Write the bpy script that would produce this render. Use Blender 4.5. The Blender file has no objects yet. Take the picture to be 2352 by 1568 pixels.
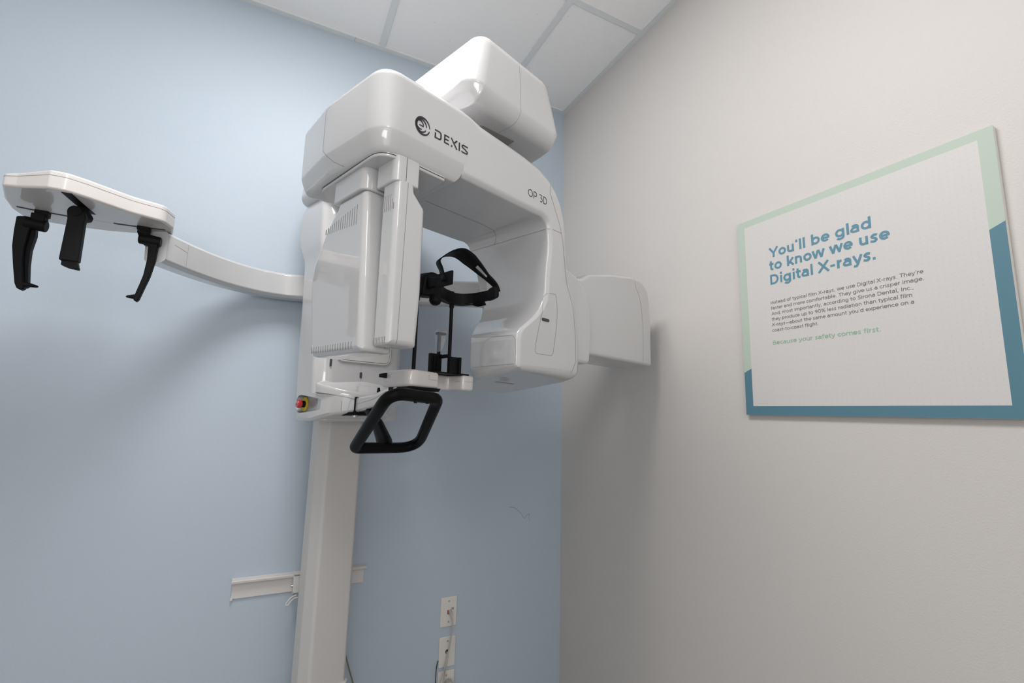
import bpy, bmesh, math, random
from mathutils import Vector, Matrix, Euler
from mathutils.bvhtree import BVHTree
from mathutils.geometry import tessellate_polygon
random.seed(4)
S = bpy.context.scene
COL = S.collection
R = math.radians

# ------------------------------------------------------------------ camera
cd = bpy.data.cameras.new('camera'); cam = bpy.data.objects.new('camera', cd); COL.objects.link(cam)
S.camera = cam
yaw, pitch, roll = 0.4598413, 0.1498975, 0.0247403
fw = Vector((math.sin(yaw)*math.cos(pitch), math.cos(yaw)*math.cos(pitch), math.sin(pitch)))
rt = Vector((math.cos(yaw), -math.sin(yaw), 0)); up = rt.cross(fw)
r2 = rt*math.cos(roll)+up*math.sin(roll); u2 = -rt*math.sin(roll)+up*math.cos(roll)
Mc = Matrix((r2, u2, -fw)).transposed().to_4x4(); Mc.translation = Vector((0, 0, 1.455))
cam.matrix_world = Mc
cd.sensor_width = 36; cd.lens = 1085.6/2352*36; cd.clip_start = .02
# ------------------------------------------------------------------ view + world
S.view_settings.view_transform = 'Standard'; S.view_settings.look = 'None'
S.view_settings.gamma = 1; S.view_settings.use_curve_mapping = False
S.view_settings.exposure = 0.03
wd = bpy.data.worlds.new('world'); S.world = wd; wd.use_nodes = True
wd.node_tree.nodes['Background'].inputs[0].default_value = (.8, .85, 1, 1)
wd.node_tree.nodes['Background'].inputs[1].default_value = 0.05
# ------------------------------------------------------------------ lights: the ceiling troffer, plus added fill lamps
def area(name, loc, sx, sy, power, col=(1, .965, .93)):
    l = bpy.data.lights.new(name, 'AREA'); l.shape = 'RECTANGLE'; l.size = sx; l.size_y = sy
    l.energy = power; l.color = col
    o = bpy.data.objects.new(name, l); o.location = loc; COL.objects.link(o); return o
area('ceiling_light_and_fill', (-.027, .84, 3.04), .46, .76, 27, (1, .98, .965))
area('ceiling_light_and_fill', (-.027, -1.67, 3.04), .56, 1.16, 16, (1, .98, .965))  # extra overhead panel behind the camera, added as fill
bf_ = area('added_ceiling_fill', (-.55, -.95, 1.70), .9, .9, 20, (1, .99, .98)); bf_.rotation_euler = (R(168), 0, 0)  # added fill hung in mid-air to brighten the ceiling, no fixture there
dl_ = area('added_front_fill', (-.3, -2.70, 1.45), 2.4, 2.3, 19, (.95, .97, 1)); dl_.rotation_euler = (R(93), 0, 0)  # added broad soft fill before the solid front wall, no opening there

# ------------------------------------------------------------------ materials
def mat(name, col, rough=.5, coat=0, metal=0, spec=.5, noise=0, nscale=40, bump=0, bscale=300, coat_r=.05):
    m = bpy.data.materials.new(name); m.use_nodes = True; nt = m.node_tree; b = nt.nodes['Principled BSDF']
    b.inputs['Base Color'].default_value = (*col, 1); b.inputs['Roughness'].default_value = rough
    b.inputs['Metallic'].default_value = metal; b.inputs['Specular IOR Level'].default_value = spec
    b.inputs['Coat Weight'].default_value = coat; b.inputs['Coat Roughness'].default_value = coat_r
    tc = nt.nodes.new('ShaderNodeTexCoord')
    if noise:
        n = nt.nodes.new('ShaderNodeTexNoise'); n.inputs['Scale'].default_value = nscale; n.inputs['Detail'].default_value = 4
        nt.links.new(tc.outputs['Object'], n.inputs['Vector'])
        mx = nt.nodes.new('ShaderNodeMix'); mx.data_type = 'RGBA'
        mx.inputs[6].default_value = (*[c*(1-noise) for c in col], 1); mx.inputs[7].default_value = (*[min(1, c*(1+noise)) for c in col], 1)
        nt.links.new(n.outputs['Fac'], mx.inputs[0]); nt.links.new(mx.outputs[2], b.inputs['Base Color'])
    if bump:
        n2 = nt.nodes.new('ShaderNodeTexNoise'); n2.inputs['Scale'].default_value = bscale; n2.inputs['Detail'].default_value = 3
        nt.links.new(tc.outputs['Object'], n2.inputs['Vector'])
        bp = nt.nodes.new('ShaderNodeBump'); bp.inputs['Strength'].default_value = bump; bp.inputs['Distance'].default_value = .002
        nt.links.new(n2.outputs['Fac'], bp.inputs['Height']); nt.links.new(bp.outputs['Normal'], b.inputs['Normal'])
    return m
M = {}
M['blue'] = mat('blue_wall_paint', (.45, .52, .595),   .46, spec=.25, noise=.015, nscale=3, bump=.25, bscale=260)
M['wallw'] = mat('off_white_wall_paint', (.60, .575, .555), .5, spec=.35, noise=.015, nscale=3, bump=.25, bscale=260)
M['roomw'] = mat('plain_wall_paint', (.72, .71, .69), .6)
M['floor'] = mat('grey_vinyl_floor', (.36, .35, .34), .5, noise=.12, nscale=14)
M['tbar'] = mat('grid_enamel', (.70, .72, .725), .5)
M['white'] = mat('glossy_white_plastic', (.52, .52, .525), .28, coat=1, coat_r=.02)
M['satin'] = mat('satin_white_plastic', (.61, .585, .572), .35, coat=.7, coat_r=.04)
M['column'] = mat('white_column_paint', (.56, .548, .54), .45, coat=.1)
M['black'] = mat('black_plastic', (.005, .005, .006), .5, spec=.12)
M['blackm'] = mat('black_coated_tube', (.004, .004, .0045), .38, spec=.08)
M['grayd'] = mat('dark_grey_gap', (.05, .05, .05), .7)
M['seam'] = mat('panel_gap_grey', (.27, .26, .255), .7)
M['ink'] = mat('printed_ink', (.02, .02, .024), .5)
M['red'] = mat('red_button_plastic', (.45, .015, .02), .25, coat=.5)
M['yellow'] = mat('yellow_label', (.55, .42, .02), .5)
M['rail'] = mat('rail_enamel', (.62, .60, .585), .45)
M['plate'] = mat('wall_plate_plastic', (.68, .66, .63), .35)
M['steel'] = mat('zinc_screw', (.5, .5, .5), .3, metal=1)
M['cable'] = mat('grey_cable_jacket', (.46, .44, .41), .5)
M['olive'] = mat('olive_cable_jacket', (.20, .19, .13), .5)
M['green'] = mat('poster_green', (.45, .53, .455), .55)
M['teal'] = mat('poster_blue', (.085, .20, .26), .5)
M['pink'] = mat('poster_title_blue', (.10, .245, .33), .5)
M['body'] = mat('poster_text_grey', (.16, .145, .14), .6)
M['sage'] = mat('poster_text_green', (.27, .44, .32), .6)
M['edge'] = mat('poster_board_edge', (.6, .58, .55), .6)
def mirror_mat():
    return mat('mirror_glass', (.62, .62, .60), .12, coat=.5)
M['mirror'] = mirror_mat()
# ceiling tile: fine speckle
def tile_mat():
    m = mat('mineral_ceiling_tile', (.88, .875, .87), .85, spec=.2, bump=.35, bscale=380)
    nt = m.node_tree; b = nt.nodes['Principled BSDF']; tc = nt.nodes['Texture Coordinate']
    v = nt.nodes.new('ShaderNodeTexVoronoi'); v.inputs['Scale'].default_value = 22
    nt.links.new(tc.outputs['Object'], v.inputs['Vector'])
    rmp = nt.nodes.new('ShaderNodeValToRGB'); e = rmp.color_ramp.elements
    e[0].position = .02; e[0].color = (.5, .495, .485, 1); e[1].position = .055; e[1].color = (.88, .875, .87, 1)
    nt.links.new(v.outputs['Distance'], rmp.inputs[0]); nt.links.new(rmp.outputs[0], b.inputs['Base Color'])
    return m
M['tile'] = tile_mat()
def dotted_mat():
    m = mat('poster_dotted_paper', (.60, .585, .575), .5)
    nt = m.node_tree; b = nt.nodes['Principled BSDF']; tc = nt.nodes['Texture Coordinate']
    mp = nt.nodes.new('ShaderNodeMapping'); mp.inputs['Scale'].default_value = (85, 85, 85); mp.inputs['Rotation'].default_value = (0, 0, 0)
    nt.links.new(tc.outputs['Object'], mp.inputs['Vector'])
    fr = nt.nodes.new('ShaderNodeVectorMath'); fr.operation = 'FRACTION'; nt.links.new(mp.outputs[0], fr.inputs[0])
    sb = nt.nodes.new('ShaderNodeVectorMath'); sb.operation = 'SUBTRACT'; sb.inputs[1].default_value = (.5, .5, .5); nt.links.new(fr.outputs[0], sb.inputs[0])
    ml = nt.nodes.new('ShaderNodeVectorMath'); ml.operation = 'MULTIPLY'; ml.inputs[1].default_value = (0, 1, 1); nt.links.new(sb.outputs[0], ml.inputs[0])
    ln = nt.nodes.new('ShaderNodeVectorMath'); ln.operation = 'LENGTH'; nt.links.new(ml.outputs[0], ln.inputs[0])
    rmp = nt.nodes.new('ShaderNodeValToRGB'); e = rmp.color_ramp.elements
    e[0].position = .09; e[0].color = (.55, .555, .53, 1); e[1].position = .13; e[1].color = (.60, .585, .575, 1)
    nt.links.new(ln.outputs['Value'], rmp.inputs[0]); nt.links.new(rmp.outputs[0], b.inputs['Base Color'])
    return m
M['paper'] = dotted_mat()
def film_mat():
    m = bpy.data.materials.new('clear_plastic_film'); m.use_nodes = True; nt = m.node_tree; nt.nodes.clear()
    o = nt.nodes.new('ShaderNodeOutputMaterial'); t = nt.nodes.new('ShaderNodeBsdfTransparent'); t.inputs[0].default_value = (.93, .94, .95, 1)
    g = nt.nodes.new('ShaderNodeBsdfGlossy'); g.inputs['Roughness'].default_value = .15; g.inputs[0].default_value = (.9, .9, .9, 1)
    d = nt.nodes.new('ShaderNodeBsdfDiffuse'); d.inputs[0].default_value = (.7, .7, .72, 1)
    n = nt.nodes.new('ShaderNodeTexNoise'); n.inputs['Scale'].default_value = 120
    a = nt.nodes.new('ShaderNodeMixShader'); b = nt.nodes.new('ShaderNodeMixShader'); b.inputs[0].default_value = .5
    mm = nt.nodes.new('ShaderNodeMath'); mm.operation = 'MULTIPLY'; mm.inputs[1].default_value = .38
    nt.links.new(n.outputs['Fac'], mm.inputs[0]); nt.links.new(mm.outputs[0], a.inputs[0])
    nt.links.new(g.outputs[0], b.inputs[1]); nt.links.new(d.outputs[0], b.inputs[2])
    nt.links.new(t.outputs[0], a.inputs[1]); nt.links.new(b.outputs[0], a.inputs[2]); nt.links.new(a.outputs[0], o.inputs[0])
    return m
M['film'] = film_mat()

# ------------------------------------------------------------------ helpers
def meshobj(name, verts, faces, m, parent=None, smooth=True, angle=32, wn=True):
    me = bpy.data.meshes.new(name); me.from_pydata([tuple(v) for v in verts], [], faces)
    bm = bmesh.new(); bm.from_mesh(me); bmesh.ops.remove_doubles(bm, verts=bm.verts, dist=1e-6)
    bmesh.ops.recalc_face_normals(bm, faces=bm.faces); bm.to_mesh(me); bm.free()
    if smooth:
        for p in me.polygons: p.use_smooth = True
        me.set_sharp_from_angle(angle=R(angle))
    me.materials.append(m)
    o = bpy.data.objects.new(name, me); COL.objects.link(o); o.parent = parent
    if smooth and wn:
        w = o.modifiers.new('normals', 'WEIGHTED_NORMAL'); w.keep_sharp = True
    return o
def tag(o, label=None, cat=None, group=None, kind=None):
    if label: o['label'] = label
    if cat: o['category'] = cat
    if group: o['group'] = group
    if kind: o['kind'] = kind
    return o
def empty(name, loc, rz=0):
    o = bpy.data.objects.new(name, None); o.location = loc; o.rotation_euler = (0, 0, rz); o.empty_display_size = .05
    COL.objects.link(o); return o
def box(x0, x1, y0, y1, z0, z1):
    v = [(x, y, z) for z in (z0, z1) for y in (y0, y1) for x in (x0, x1)]
    return v, [(0, 1, 3, 2), (4, 5, 7, 6), (0, 1, 5, 4), (2, 3, 7, 6), (0, 2, 6, 4), (1, 3, 7, 5)]
def join(parts):
    V, F = [], []
    for v, f in parts:
        n = len(V); V += list(v); F += [tuple(i+n for i in q) for q in f]
    return V, F
class RP(list): pass
def rpoly(pts, seg=5):
    o = RP(rpoly_(pts, seg)); o.corners = pts; o.seg = seg; return o
def rpoly_(pts, seg=5):
    """closed 2D polygon with (x, y, r) corners -> points with rounded corners, same count per corner"""
    out = []; n = len(pts)
    for i in range(n):
        p = Vector(pts[i][:2]); a = Vector(pts[i-1][:2]); b = Vector(pts[(i+1) % n][:2]); r = pts[i][2]
        da, db = (a-p), (b-p); la, lb = da.length, db.length
        if r <= 0 or la < 1e-7 or lb < 1e-7:
            out += [tuple(p)]*(seg+1); continue
        da /= la; db /= lb; ang = da.angle(db, math.pi)
        if ang > math.pi-.02: out += [tuple(p)]*(seg+1); continue
        t = min(r/math.tan(ang/2), la*.49, lb*.49)
        A, B = p+da*t, p+db*t
        for k in range(seg+1):
            s = k/seg; q = A*(1-s)**2+p*2*s*(1-s)+B*s*s
            # pull the quadratic a little towards a circular arc
            out.append(tuple(q))
    return out
def loft(rings, cap0=True, cap1=True, closed=True):
    V, F = [], []; n = len(rings[0])
    for r in rings: V += [tuple(p) for p in r]
    for i in range(len(rings)-1):
        for j in range(n if closed else n-1):
            k = (j+1) % n; F.append((i*n+j, i*n+k, (i+1)*n+k, (i+1)*n+j))
    if cap0: F.append(tuple(range(n))[::-1])
    if cap1: F.append(tuple((len(rings)-1)*n+j for j in range(n)))
    return V, F
def offset_in(pts, d):
    if isinstance(pts, RP):
        c = pts.corners; n = len(c)
        ar_ = sum(c[i][0]*c[(i+1) % n][1]-c[(i+1) % n][0]*c[i][1] for i in range(n)); sg = 1 if ar_ > 0 else -1; out = []
        for i in range(n):
            p, a, b = Vector(c[i][:2]), Vector(c[i-1][:2]), Vector(c[(i+1) % n][:2]); e1 = (p-a).normalized(); e2 = (b-p).normalized()
            n1 = Vector((-e1.y, e1.x))*sg; n2 = Vector((-e2.y, e2.x))*sg; m_ = (n1+n2).normalized(); q = p+m_*(d/max(m_.dot(n1), .3))
            convex = (e1.x*e2.y-e1.y*e2.x)*sg > 0
            out.append((q.x, q.y, (0 if c[i][2] == 0 else max(c[i][2]-d, .0004)) if convex else c[i][2]+d))
        return rpoly_(out, pts.seg)
    n = len(pts); area_ = sum(pts[i][0]*pts[(i+1) % n][1]-pts[(i+1) % n][0]*pts[i][1] for i in range(n))
    sg = 1 if area_ > 0 else -1
    nr = []
    for i in range(n):
        # edge normals from distinct neighbours
        p = Vector(pts[i]); a = p; b = p; j = 1
        while (a-p).length < 1e-6 and j < n: a = Vector(pts[i-j]); j += 1
        j = 1
        while (b-p).length < 1e-6 and j < n: b = Vector(pts[(i+j) % n]); j += 1
        e1 = (p-a).normalized(); e2 = (b-p).normalized()
        n1 = Vector((-e1.y, e1.x))*sg; n2 = Vector((-e2.y, e2.x))*sg
        m_ = (n1+n2); L = m_.length
        if L < 1e-6: nr.append(p+n1*d); continue
        m_ /= L; c = max(m_.dot(n1), .45); nr.append(p+m_*(d/c))
    return [tuple(v) for v in nr]
def prism(outline, d0, d1, bev, fn, bseg=4, bev2=None):
    """extrude a dense outline between depths d0 and d1 with rounded rims; fn(x, y, d) -> 3D"""
    b2 = bev if bev2 is None else bev2; sg = 1 if d1 > d0 else -1
    rings = []
    if bev > 0:
        for k in range(bseg+1):
            t = k/bseg*math.pi/2
            rings.append((bev*(1-math.sin(t)), d0+sg*bev*(1-math.cos(t))))
    else: rings.append((0, d0))
    if b2 > 0:
        for k in range(bseg+1):
            t = (1-k/bseg)*math.pi/2
            rings.append((b2*(1-math.sin(t)), d1-sg*b2*(1-math.cos(t))))
    else: rings.append((0, d1))
    return loft([[fn(x, y, d) for x, y in (offset_in(outline, ins) if ins > 1e-7 else outline)] for ins, d in rings])
def hull(pts, bev, seg=4):
    bm = bmesh.new()
    for p in pts: bm.verts.new(p)
    r = bmesh.ops.convex_hull(bm, input=bm.verts)
    loose = [e for e in r['geom_interior'] if isinstance(e, bmesh.types.BMVert)]
    if loose: bmesh.ops.delete(bm, geom=loose, context='VERTS')
    bmesh.ops.dissolve_limit(bm, angle_limit=R(2), verts=bm.verts, edges=bm.edges)
    if bev: bmesh.ops.bevel(bm, geom=list(bm.edges), offset=bev, segments=seg, profile=.5, affect='EDGES', clamp_overlap=True)
    V = [v.co.copy() for v in bm.verts]; bm.verts.index_update(); F = [tuple(v.index for v in f.verts) for f in bm.faces]; bm.free()
    return V, F
def cr(pts, n=8, closed=False):
    P = [Vector(p) for p in pts]; out = []; N = len(P)
    for i in range(N if closed else N-1):
        if closed: p0, p1, p2, p3 = P[i-1], P[i], P[(i+1) % N], P[(i+2) % N]
        else: p0, p1, p2, p3 = P[max(i-1, 0)], P[i], P[i+1], P[min(i+2, N-1)]
        for k in range(n):
            t = k/n
            out.append(.5*((2*p1)+(p2-p0)*t+(2*p0-5*p1+4*p2-p3)*t*t+(3*p1-p0-3*p2+p3)*t**3))
    if not closed: out.append(P[-1])
    return out
def bend(pts, rad, closed=False, n=8):
    """polyline with filleted corners"""
    P = [Vector(p) for p in pts]; N = len(P); out = []
    for i in range(N):
        if not closed and i in (0, N-1): out.append(P[i]); continue
        p, a, b = P[i], P[i-1], P[(i+1) % N]; da = (a-p).normalized(); db = (b-p).normalized(); ang = da.angle(db)
        r = rad[i] if isinstance(rad, (list, tuple)) else rad
        t = min(r/math.tan(ang/2), (a-p).length*.48, (b-p).length*.48); A = p+da*t; B = p+db*t
        for k in range(n+1):
            s = k/n; out.append(A*(1-s)**2+p*2*s*(1-s)+B*s*s)
    return out
def tube(pts, rad, seg=16, closed=False, caps=True):
    P = [Vector(p) for p in pts]; n = len(P); rings = []
    nrm = None
    for i in range(n):
        a = P[i-1] if (closed or i > 0) else P[0]; b = P[(i+1) % n] if (closed or i < n-1) else P[-1]
        t = (b-a).normalized()
        if nrm is None:
            nrm = t.cross(Vector((0, 0, 1)))
            if nrm.length < .1: nrm = t.cross(Vector((0, 1, 0)))
        nrm = (nrm-t*nrm.dot(t)).normalized(); bn = t.cross(nrm)
        r = rad[i] if isinstance(rad, (list, tuple)) else rad
        rings.append([P[i]+(nrm*math.cos(2*math.pi*k/seg)+bn*math.sin(2*math.pi*k/seg))*r for k in range(seg)])
    if closed:
        V, F = [], []
        for r in rings: V += r
        best = min(range(seg), key=lambda s: (rings[0][s]-rings[-1][0]).length)
        for i in range(n):
            i2 = (i+1) % n; sh = best if i2 == 0 else 0
            for j in range(seg):
                F.append((i*seg+j, i*seg+(j+1) % seg, i2*seg+(j+1+sh) % seg, i2*seg+(j+sh) % seg))
        return V, F
    return loft(rings, caps, caps)
def cyl(p0, p1, r, seg=24, r1=None, bev=0):
    p0, p1 = Vector(p0), Vector(p1); L = (p1-p0).length; d = (p1-p0)/L; r1 = r if r1 is None else r1
    if not bev: return tube([p0, p1], [r, r1], seg)
    return tube([p0, p0+d*bev*.3, p0+d*bev, p1-d*bev, p1-d*bev*.3, p1], [r-bev, r-bev*.3, r, r1, r1-bev*.3, r1-bev], seg)
def rrect(x0, x1, y0, y1, r, seg=5):
    return rpoly([(x0, y0, r), (x1, y0, r), (x1, y1, r), (x0, y1, r)], seg)
def ribbon(path, w, th, wdir=None, nrm=None):
    """flat strip along path; w list or number; wdir function(i, t)->width direction"""
    P = [Vector(p) for p in path]; n = len(P); rings = []
    for i in range(n):
        t = (P[min(i+1, n-1)]-P[max(i-1, 0)]).normalized()
        d = Vector(wdir[i] if isinstance(wdir, list) else wdir); d = (d-t*d.dot(t)).normalized()
        u = t.cross(d); ww = (w[i] if isinstance(w, (list, tuple)) else w)/2
        rings.append([P[i]-d*ww-u*th/2, P[i]+d*ww-u*th/2, P[i]+d*ww+u*th/2, P[i]-d*ww+u*th/2])
    return loft(rings)
def bvh_of(o):
    bm = bmesh.new(); bm.from_mesh(o.data); bmesh.ops.triangulate(bm, faces=bm.faces); t = BVHTree.FromBMesh(bm); bm.free(); return t
def seam_geo(bvh, pts, w=.0014, closed=False, lift=.0003, sub=.006, direction=None):
    """hairline panel gap laid on a surface by nearest point"""
    P = [Vector(p) for p in pts]; dense = []
    m_ = len(P) if closed else len(P)-1
    for i in range(m_):
        a, b = P[i], P[(i+1) % len(P)]; k = max(1, int((b-a).length/sub))
        for j in range(k): dense.append(a.lerp(b, j/k))
    dense.append(P[0] if closed else P[-1])
    hit = []
    for p in dense:
        if direction is not None:
            q = bvh.ray_cast(p-Vector(direction)*.3, Vector(direction))
            if q[0] is None: q = bvh.find_nearest(p)
        else: q = bvh.find_nearest(p)
        hit.append((q[0]+q[1]*lift, q[1]))
    V, F = [], []
    for i, (p, n) in enumerate(hit):
        t = (hit[min(i+1, len(hit)-1)][0]-hit[max(i-1, 0)][0])
        if t.length < 1e-7: t = Vector((0, 0, 1))
        t.normalize(); d = t.cross(n).normalized(); V += [p-d*w/2, p+d*w/2]
    for i in range(len(hit)-1): F.append((2*i, 2*i+1, 2*i+3, 2*i+2))
    return V, F
def seam(name, target, lines, w=.0014, m='seam', parent=None, direction=None, lift=.0003):
    b = bvh_of(target)
    for l in lines:
        g = seam_geo(b, l, w*.8, direction=direction, lift=lift); meshobj(name, g[0], g[1], M[m], parent if parent else target, smooth=False)

# ------------------------------------------------------------------ stroke lettering (geometric sans, drawn as strokes)
def arc(cx, cy, rx, ry, a0, a1, n=None):
    n = n or max(6, int(abs(a1-a0)/12)); return [(cx+rx*math.cos(R(a0+(a1-a0)*i/n)), cy+ry*math.sin(R(a0+(a1-a0)*i/n))) for i in range(n+1)]
XH, CH, AS, DS = .53, .72, .74, -.19
def glyphs(w):
    h = w/2; r = XH/2; c = CH/2; ro = .27
    G = {}
    def cv(P): return [tuple(v)[:2] for v in cr([(a, b, 0) for a, b in P], 4)]
    def bowl(cx): return arc(cx, r, ro-h, r-h, 0, 360, 32)
    G['o'] = (.60, [bowl(.30)])
    G['a'] = (.57, [arc(.27, .345, .23-h, .185-h, 148, 0)+[(.50-h, 0)], [(.50-h, .32), (.30, .32)], [(.32, .32)]+arc(.245, .155, .205-h*.6, .165-h*.0, 90, 180, 6)+arc(.245, .155, .205-h*.6, .155-h, 180, 270, 6)+[(.34, h), (.50-h, .12)]])
    G['b'] = (.64, [arc(.335, r, ro-h, r-h, 0, 360, 32), [(.065+h, 0), (.065+h, AS)]])
    G['d'] = (.64, [arc(.30, r, ro-h, r-h, 0, 360, 32), [(.57-h, 0), (.57-h, AS)]])
    G['p'] = (.64, [arc(.335, r, ro-h, r-h, 0, 360, 32), [(.065+h, DS), (.065+h, XH)]])
    G['g'] = (.64, [arc(.30, r, ro-h, r-h, 0, 360, 32), [(.57-h, XH), (.57-h, .02)]+arc(.31, .02, .26-h, .21-h, 0, -150)])
    G['c'] = (.52, [arc(.30, r, ro-h, r-h, 42, 318)])
    G['e'] = (.58, [[(.03+h, r-.01), (.57-h*.3, r-.01)], arc(.30, r, ro-h, r-h, -6 if w < .1 else -10, 318)])
    G['u'] = (.60, [[(.06+h, XH), (.06+h, .21)]+arc(.06+.235, .21, .235-h, .21-h+.0, 180, 360)+[(.53-h, .21)], [(.53-h, XH), (.53-h, 0)]])
    G['n'] = (.60, [[(.06+h, 0), (.06+h, XH)], [(.06+h, .30)]+arc(.295, .31, .235-h, .22-h, 180, 0)+[(.53-h, 0)]])
    G['h'] = (.60, [[(.06+h, 0), (.06+h, AS)], [(.06+h, .30)]+arc(.295, .31, .235-h, .22-h, 180, 0)+[(.53-h, 0)]])
    G['m'] = (.92, [[(.06+h, 0), (.06+h, XH)], [(.06+h, .32)]+arc(.06+h+.18, .33, .18, .20-h, 180, 0)+[(.06+h+.36, 0)],
                    [(.42+h, .32)]+arc(.42+h+.18, .33, .18, .20-h, 180, 0)+[(.42+h+.36, 0)]])
    G['r'] = (.38, [[(.06+h, 0), (.06+h, XH)], [(.06+h, .27)]+arc(.36, .27, .30-h, .26-h, 180, 95)])
    G['l'] = (.25, [[(.125, 0), (.125, AS)]])
    G['i'] = (.25, [[(.125, 0), (.125, XH)], [(.125, .62), (.125, .62+w*1.05)]])
    G['t'] = (.38, [[(.16, .68), (.16, .16)]+arc(.16+.14, .16, .14, .16-h, 180, 280), [(.03, XH-h), (.35, XH-h)]])
    G['f'] = (.36, [[(.14, 0), (.14, .56)]+arc(.14+.15, .58, .15, .165-h, 180, 80), [(.02, XH-h), (.34, XH-h)]])
    G['k'] = (.56, [[(.06+h, 0), (.06+h, AS)], [(.50, XH), (.10+h, .17)], [(.23, .30), (.51, 0)]])
    G['v'] = (.54, [[(.05, XH), (.28, 0)], [(.49, XH), (.26, 0)]])
    G['y'] = (.54, [[(.05, XH), (.28, .0)], [(.49, XH), (.37, .22), (.27, -.03)]+cv([(.25, -.07), (.20, -.125), (.13, -.135), (.05, -.115)])])
    G['w'] = (.80, [[(.05, XH), (.22, 0)], [(.39, XH), (.21, 0)], [(.41, XH), (.59, 0)], [(.75, XH), (.58, 0)]])
    G['x'] = (.54, [[(.05, XH), (.49, 0)], [(.49, XH), (.05, 0)]])
    G['s'] = (.48, [cv([(.41, XH-h-.035), (.33, XH-h), (.22, XH-h), (.10+h*.5, .385), (.18, .305), (.30, .245), (.39-h*.5, .15), (.28, h), (.17, h), (.055, h+.045)])])
    G['Y'] = (.66, [[(.03, CH), (.33, .30)], [(.63, CH), (.33, .30), (.33, 0)]])
    G['I'] = (.28, [[(.14, 0), (.14, CH)]])
    G['T'] = (.62, [[(.02, CH-h), (.60, CH-h)], [(.31, CH), (.31, 0)]])
    G['D'] = (.76, [[(.08+h, h), (.08+h, CH-h), (.32, CH-h)]+arc(.34, c, .36-h, c-h, 88, -88)+[(.08+h, h)]])
    G['X'] = (.68, [[(.04, CH), (.64, 0)], [(.62, CH), (.02, 0)]])
    G['A'] = (.74, [[(.04, 0), (.38, CH)], [(.70, 0), (.36, CH)], [(.16, .22), (.58, .22)]])
    G['B'] = (.68, [[(.08+h, 0), (.08+h, CH)], [(.08+h, CH-h), (.36, CH-h)]+arc(.36, .54, .21-h, .18-h, 85, -85)+[(.08+h, .36+h*.3)], [(.08+h, .38), (.38, .38)]+arc(.39, .20, .24-h, .20-h*.8, 75, -88)+[(.08+h, h)]])
    G['S'] = (.62, [cv([(.54, CH-h-.06), (.44, CH-h), (.30, CH-h), (.11+h*.5, .54), (.20, .42), (.38, .345), (.54-h*.5, .20), (.38, h), (.22, h), (.05, h+.07)])])
    G['O'] = (.84, [arc(.42, c, .38-h, c-h, 0, 360, 40)])
    G['P'] = (.64, [[(.08+h, 0), (.08+h, CH-h), (.36, CH-h)]+arc(.37, .48, .24-h, .24-h, 90, -90)+[(.08+h, .24+h)]])
    G['3'] = (.62, [[(.06, CH-h), (.50, CH-h), (.29, .43), (.33, .43)]+arc(.32, .22, .25-h, .22-h, 85, -130)])
    G['9'] = (.64, [arc(.31, .48, .25-h, .24-h, 0, 360, 28), [(.56-h, .48)]+arc(.27, .42, .29-h, .42-h, 0, -80)])
    G['0'] = (.68, [arc(.34, c, .29-h, c-h, 0, 360, 36)])
    G['2'] = (.60, [arc(.29, .49, .23-h, .23-h, 160, -20)+[(.08, h), (.55, h)]])
    G['6'] = (.64, [arc(.33, .24, .25-h, .24-h, 0, 360, 28), [(.08+h, .25)]+arc(.38, .30, .30-h, .42-h, 180, 75)])
    G['%'] = (.84, [arc(.20, .55, .15-h, .17-h, 0, 360, 20), arc(.64, .17, .15-h, .17-h, 0, 360, 20), [(.66, CH), (.18, 0)]])
    G['.'] = (.26, [[(.13, 0), (.13, w*1.1)]])
    G[','] = (.26, [[(.14, w*1.1), (.14, 0), (.09, -.10)]])
    G["'"] = (.24, [[(.12, CH+.02), (.11, CH-.16)]])
    G['-'] = (.40, [[(.06, .27), (.34, .27)]])
    G['_'] = (.92, [[(.04, .27), (.88, .27)]])
    G[' '] = (.29, [])
    return G
def stroke_geo(pts, w):
    P = [Vector(p) for p in pts]; Q = [P[0]]
    for p in P[1:]:
        if (p-Q[-1]).length > 1e-5: Q.append(p)
    closed = (Q[0]-Q[-1]).length < 1e-4 and len(Q) > 3
    if closed: Q = Q[:-1]
    n = len(Q); V, F = [], []
    if n < 2: return V, F
    for i in range(n):
        e1 = (Q[i]-Q[i-1]).normalized() if (closed or i > 0) else (Q[1]-Q[0]).normalized()
        e2 = (Q[(i+1) % n]-Q[i]).normalized() if (closed or i < n-1) else e1
        n1 = Vector((-e1.y, e1.x)); n2 = Vector((-e2.y, e2.x)); m_ = n1+n2
        m_ = m_.normalized() if m_.length > 1e-4 else n1
        L = (w/2)/max(m_.dot(n1), .72); V += [Q[i]+m_*L, Q[i]-m_*L]
    for i in range(n if closed else n-1):
        j = (i+1) % n; F.append((2*i, 2*i+1, 2*j+1, 2*j))
    return V, F
def text_geo(txt, weight, track=0):
    G = glyphs(weight); x = 0; parts = []
    for ch in txt:
        adv, st = G[ch]
        for s in st:
            v, f = stroke_geo([(a+x, b) for a, b in s], weight); parts.append(([(q[0], q[1], len(parts) % 5) for q in v], f))
        x += adv+track
    V, F = join(parts); return V, F, x
def place2d(V, origin, ex, ey, sx, sy, lift=Vector((0, 0, 0))):
    o, ex, ey = Vector(origin), Vector(ex), Vector(ey); return [o+ex*(v[0]*sx)+ey*(v[1]*sy)+lift for v in V]

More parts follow.
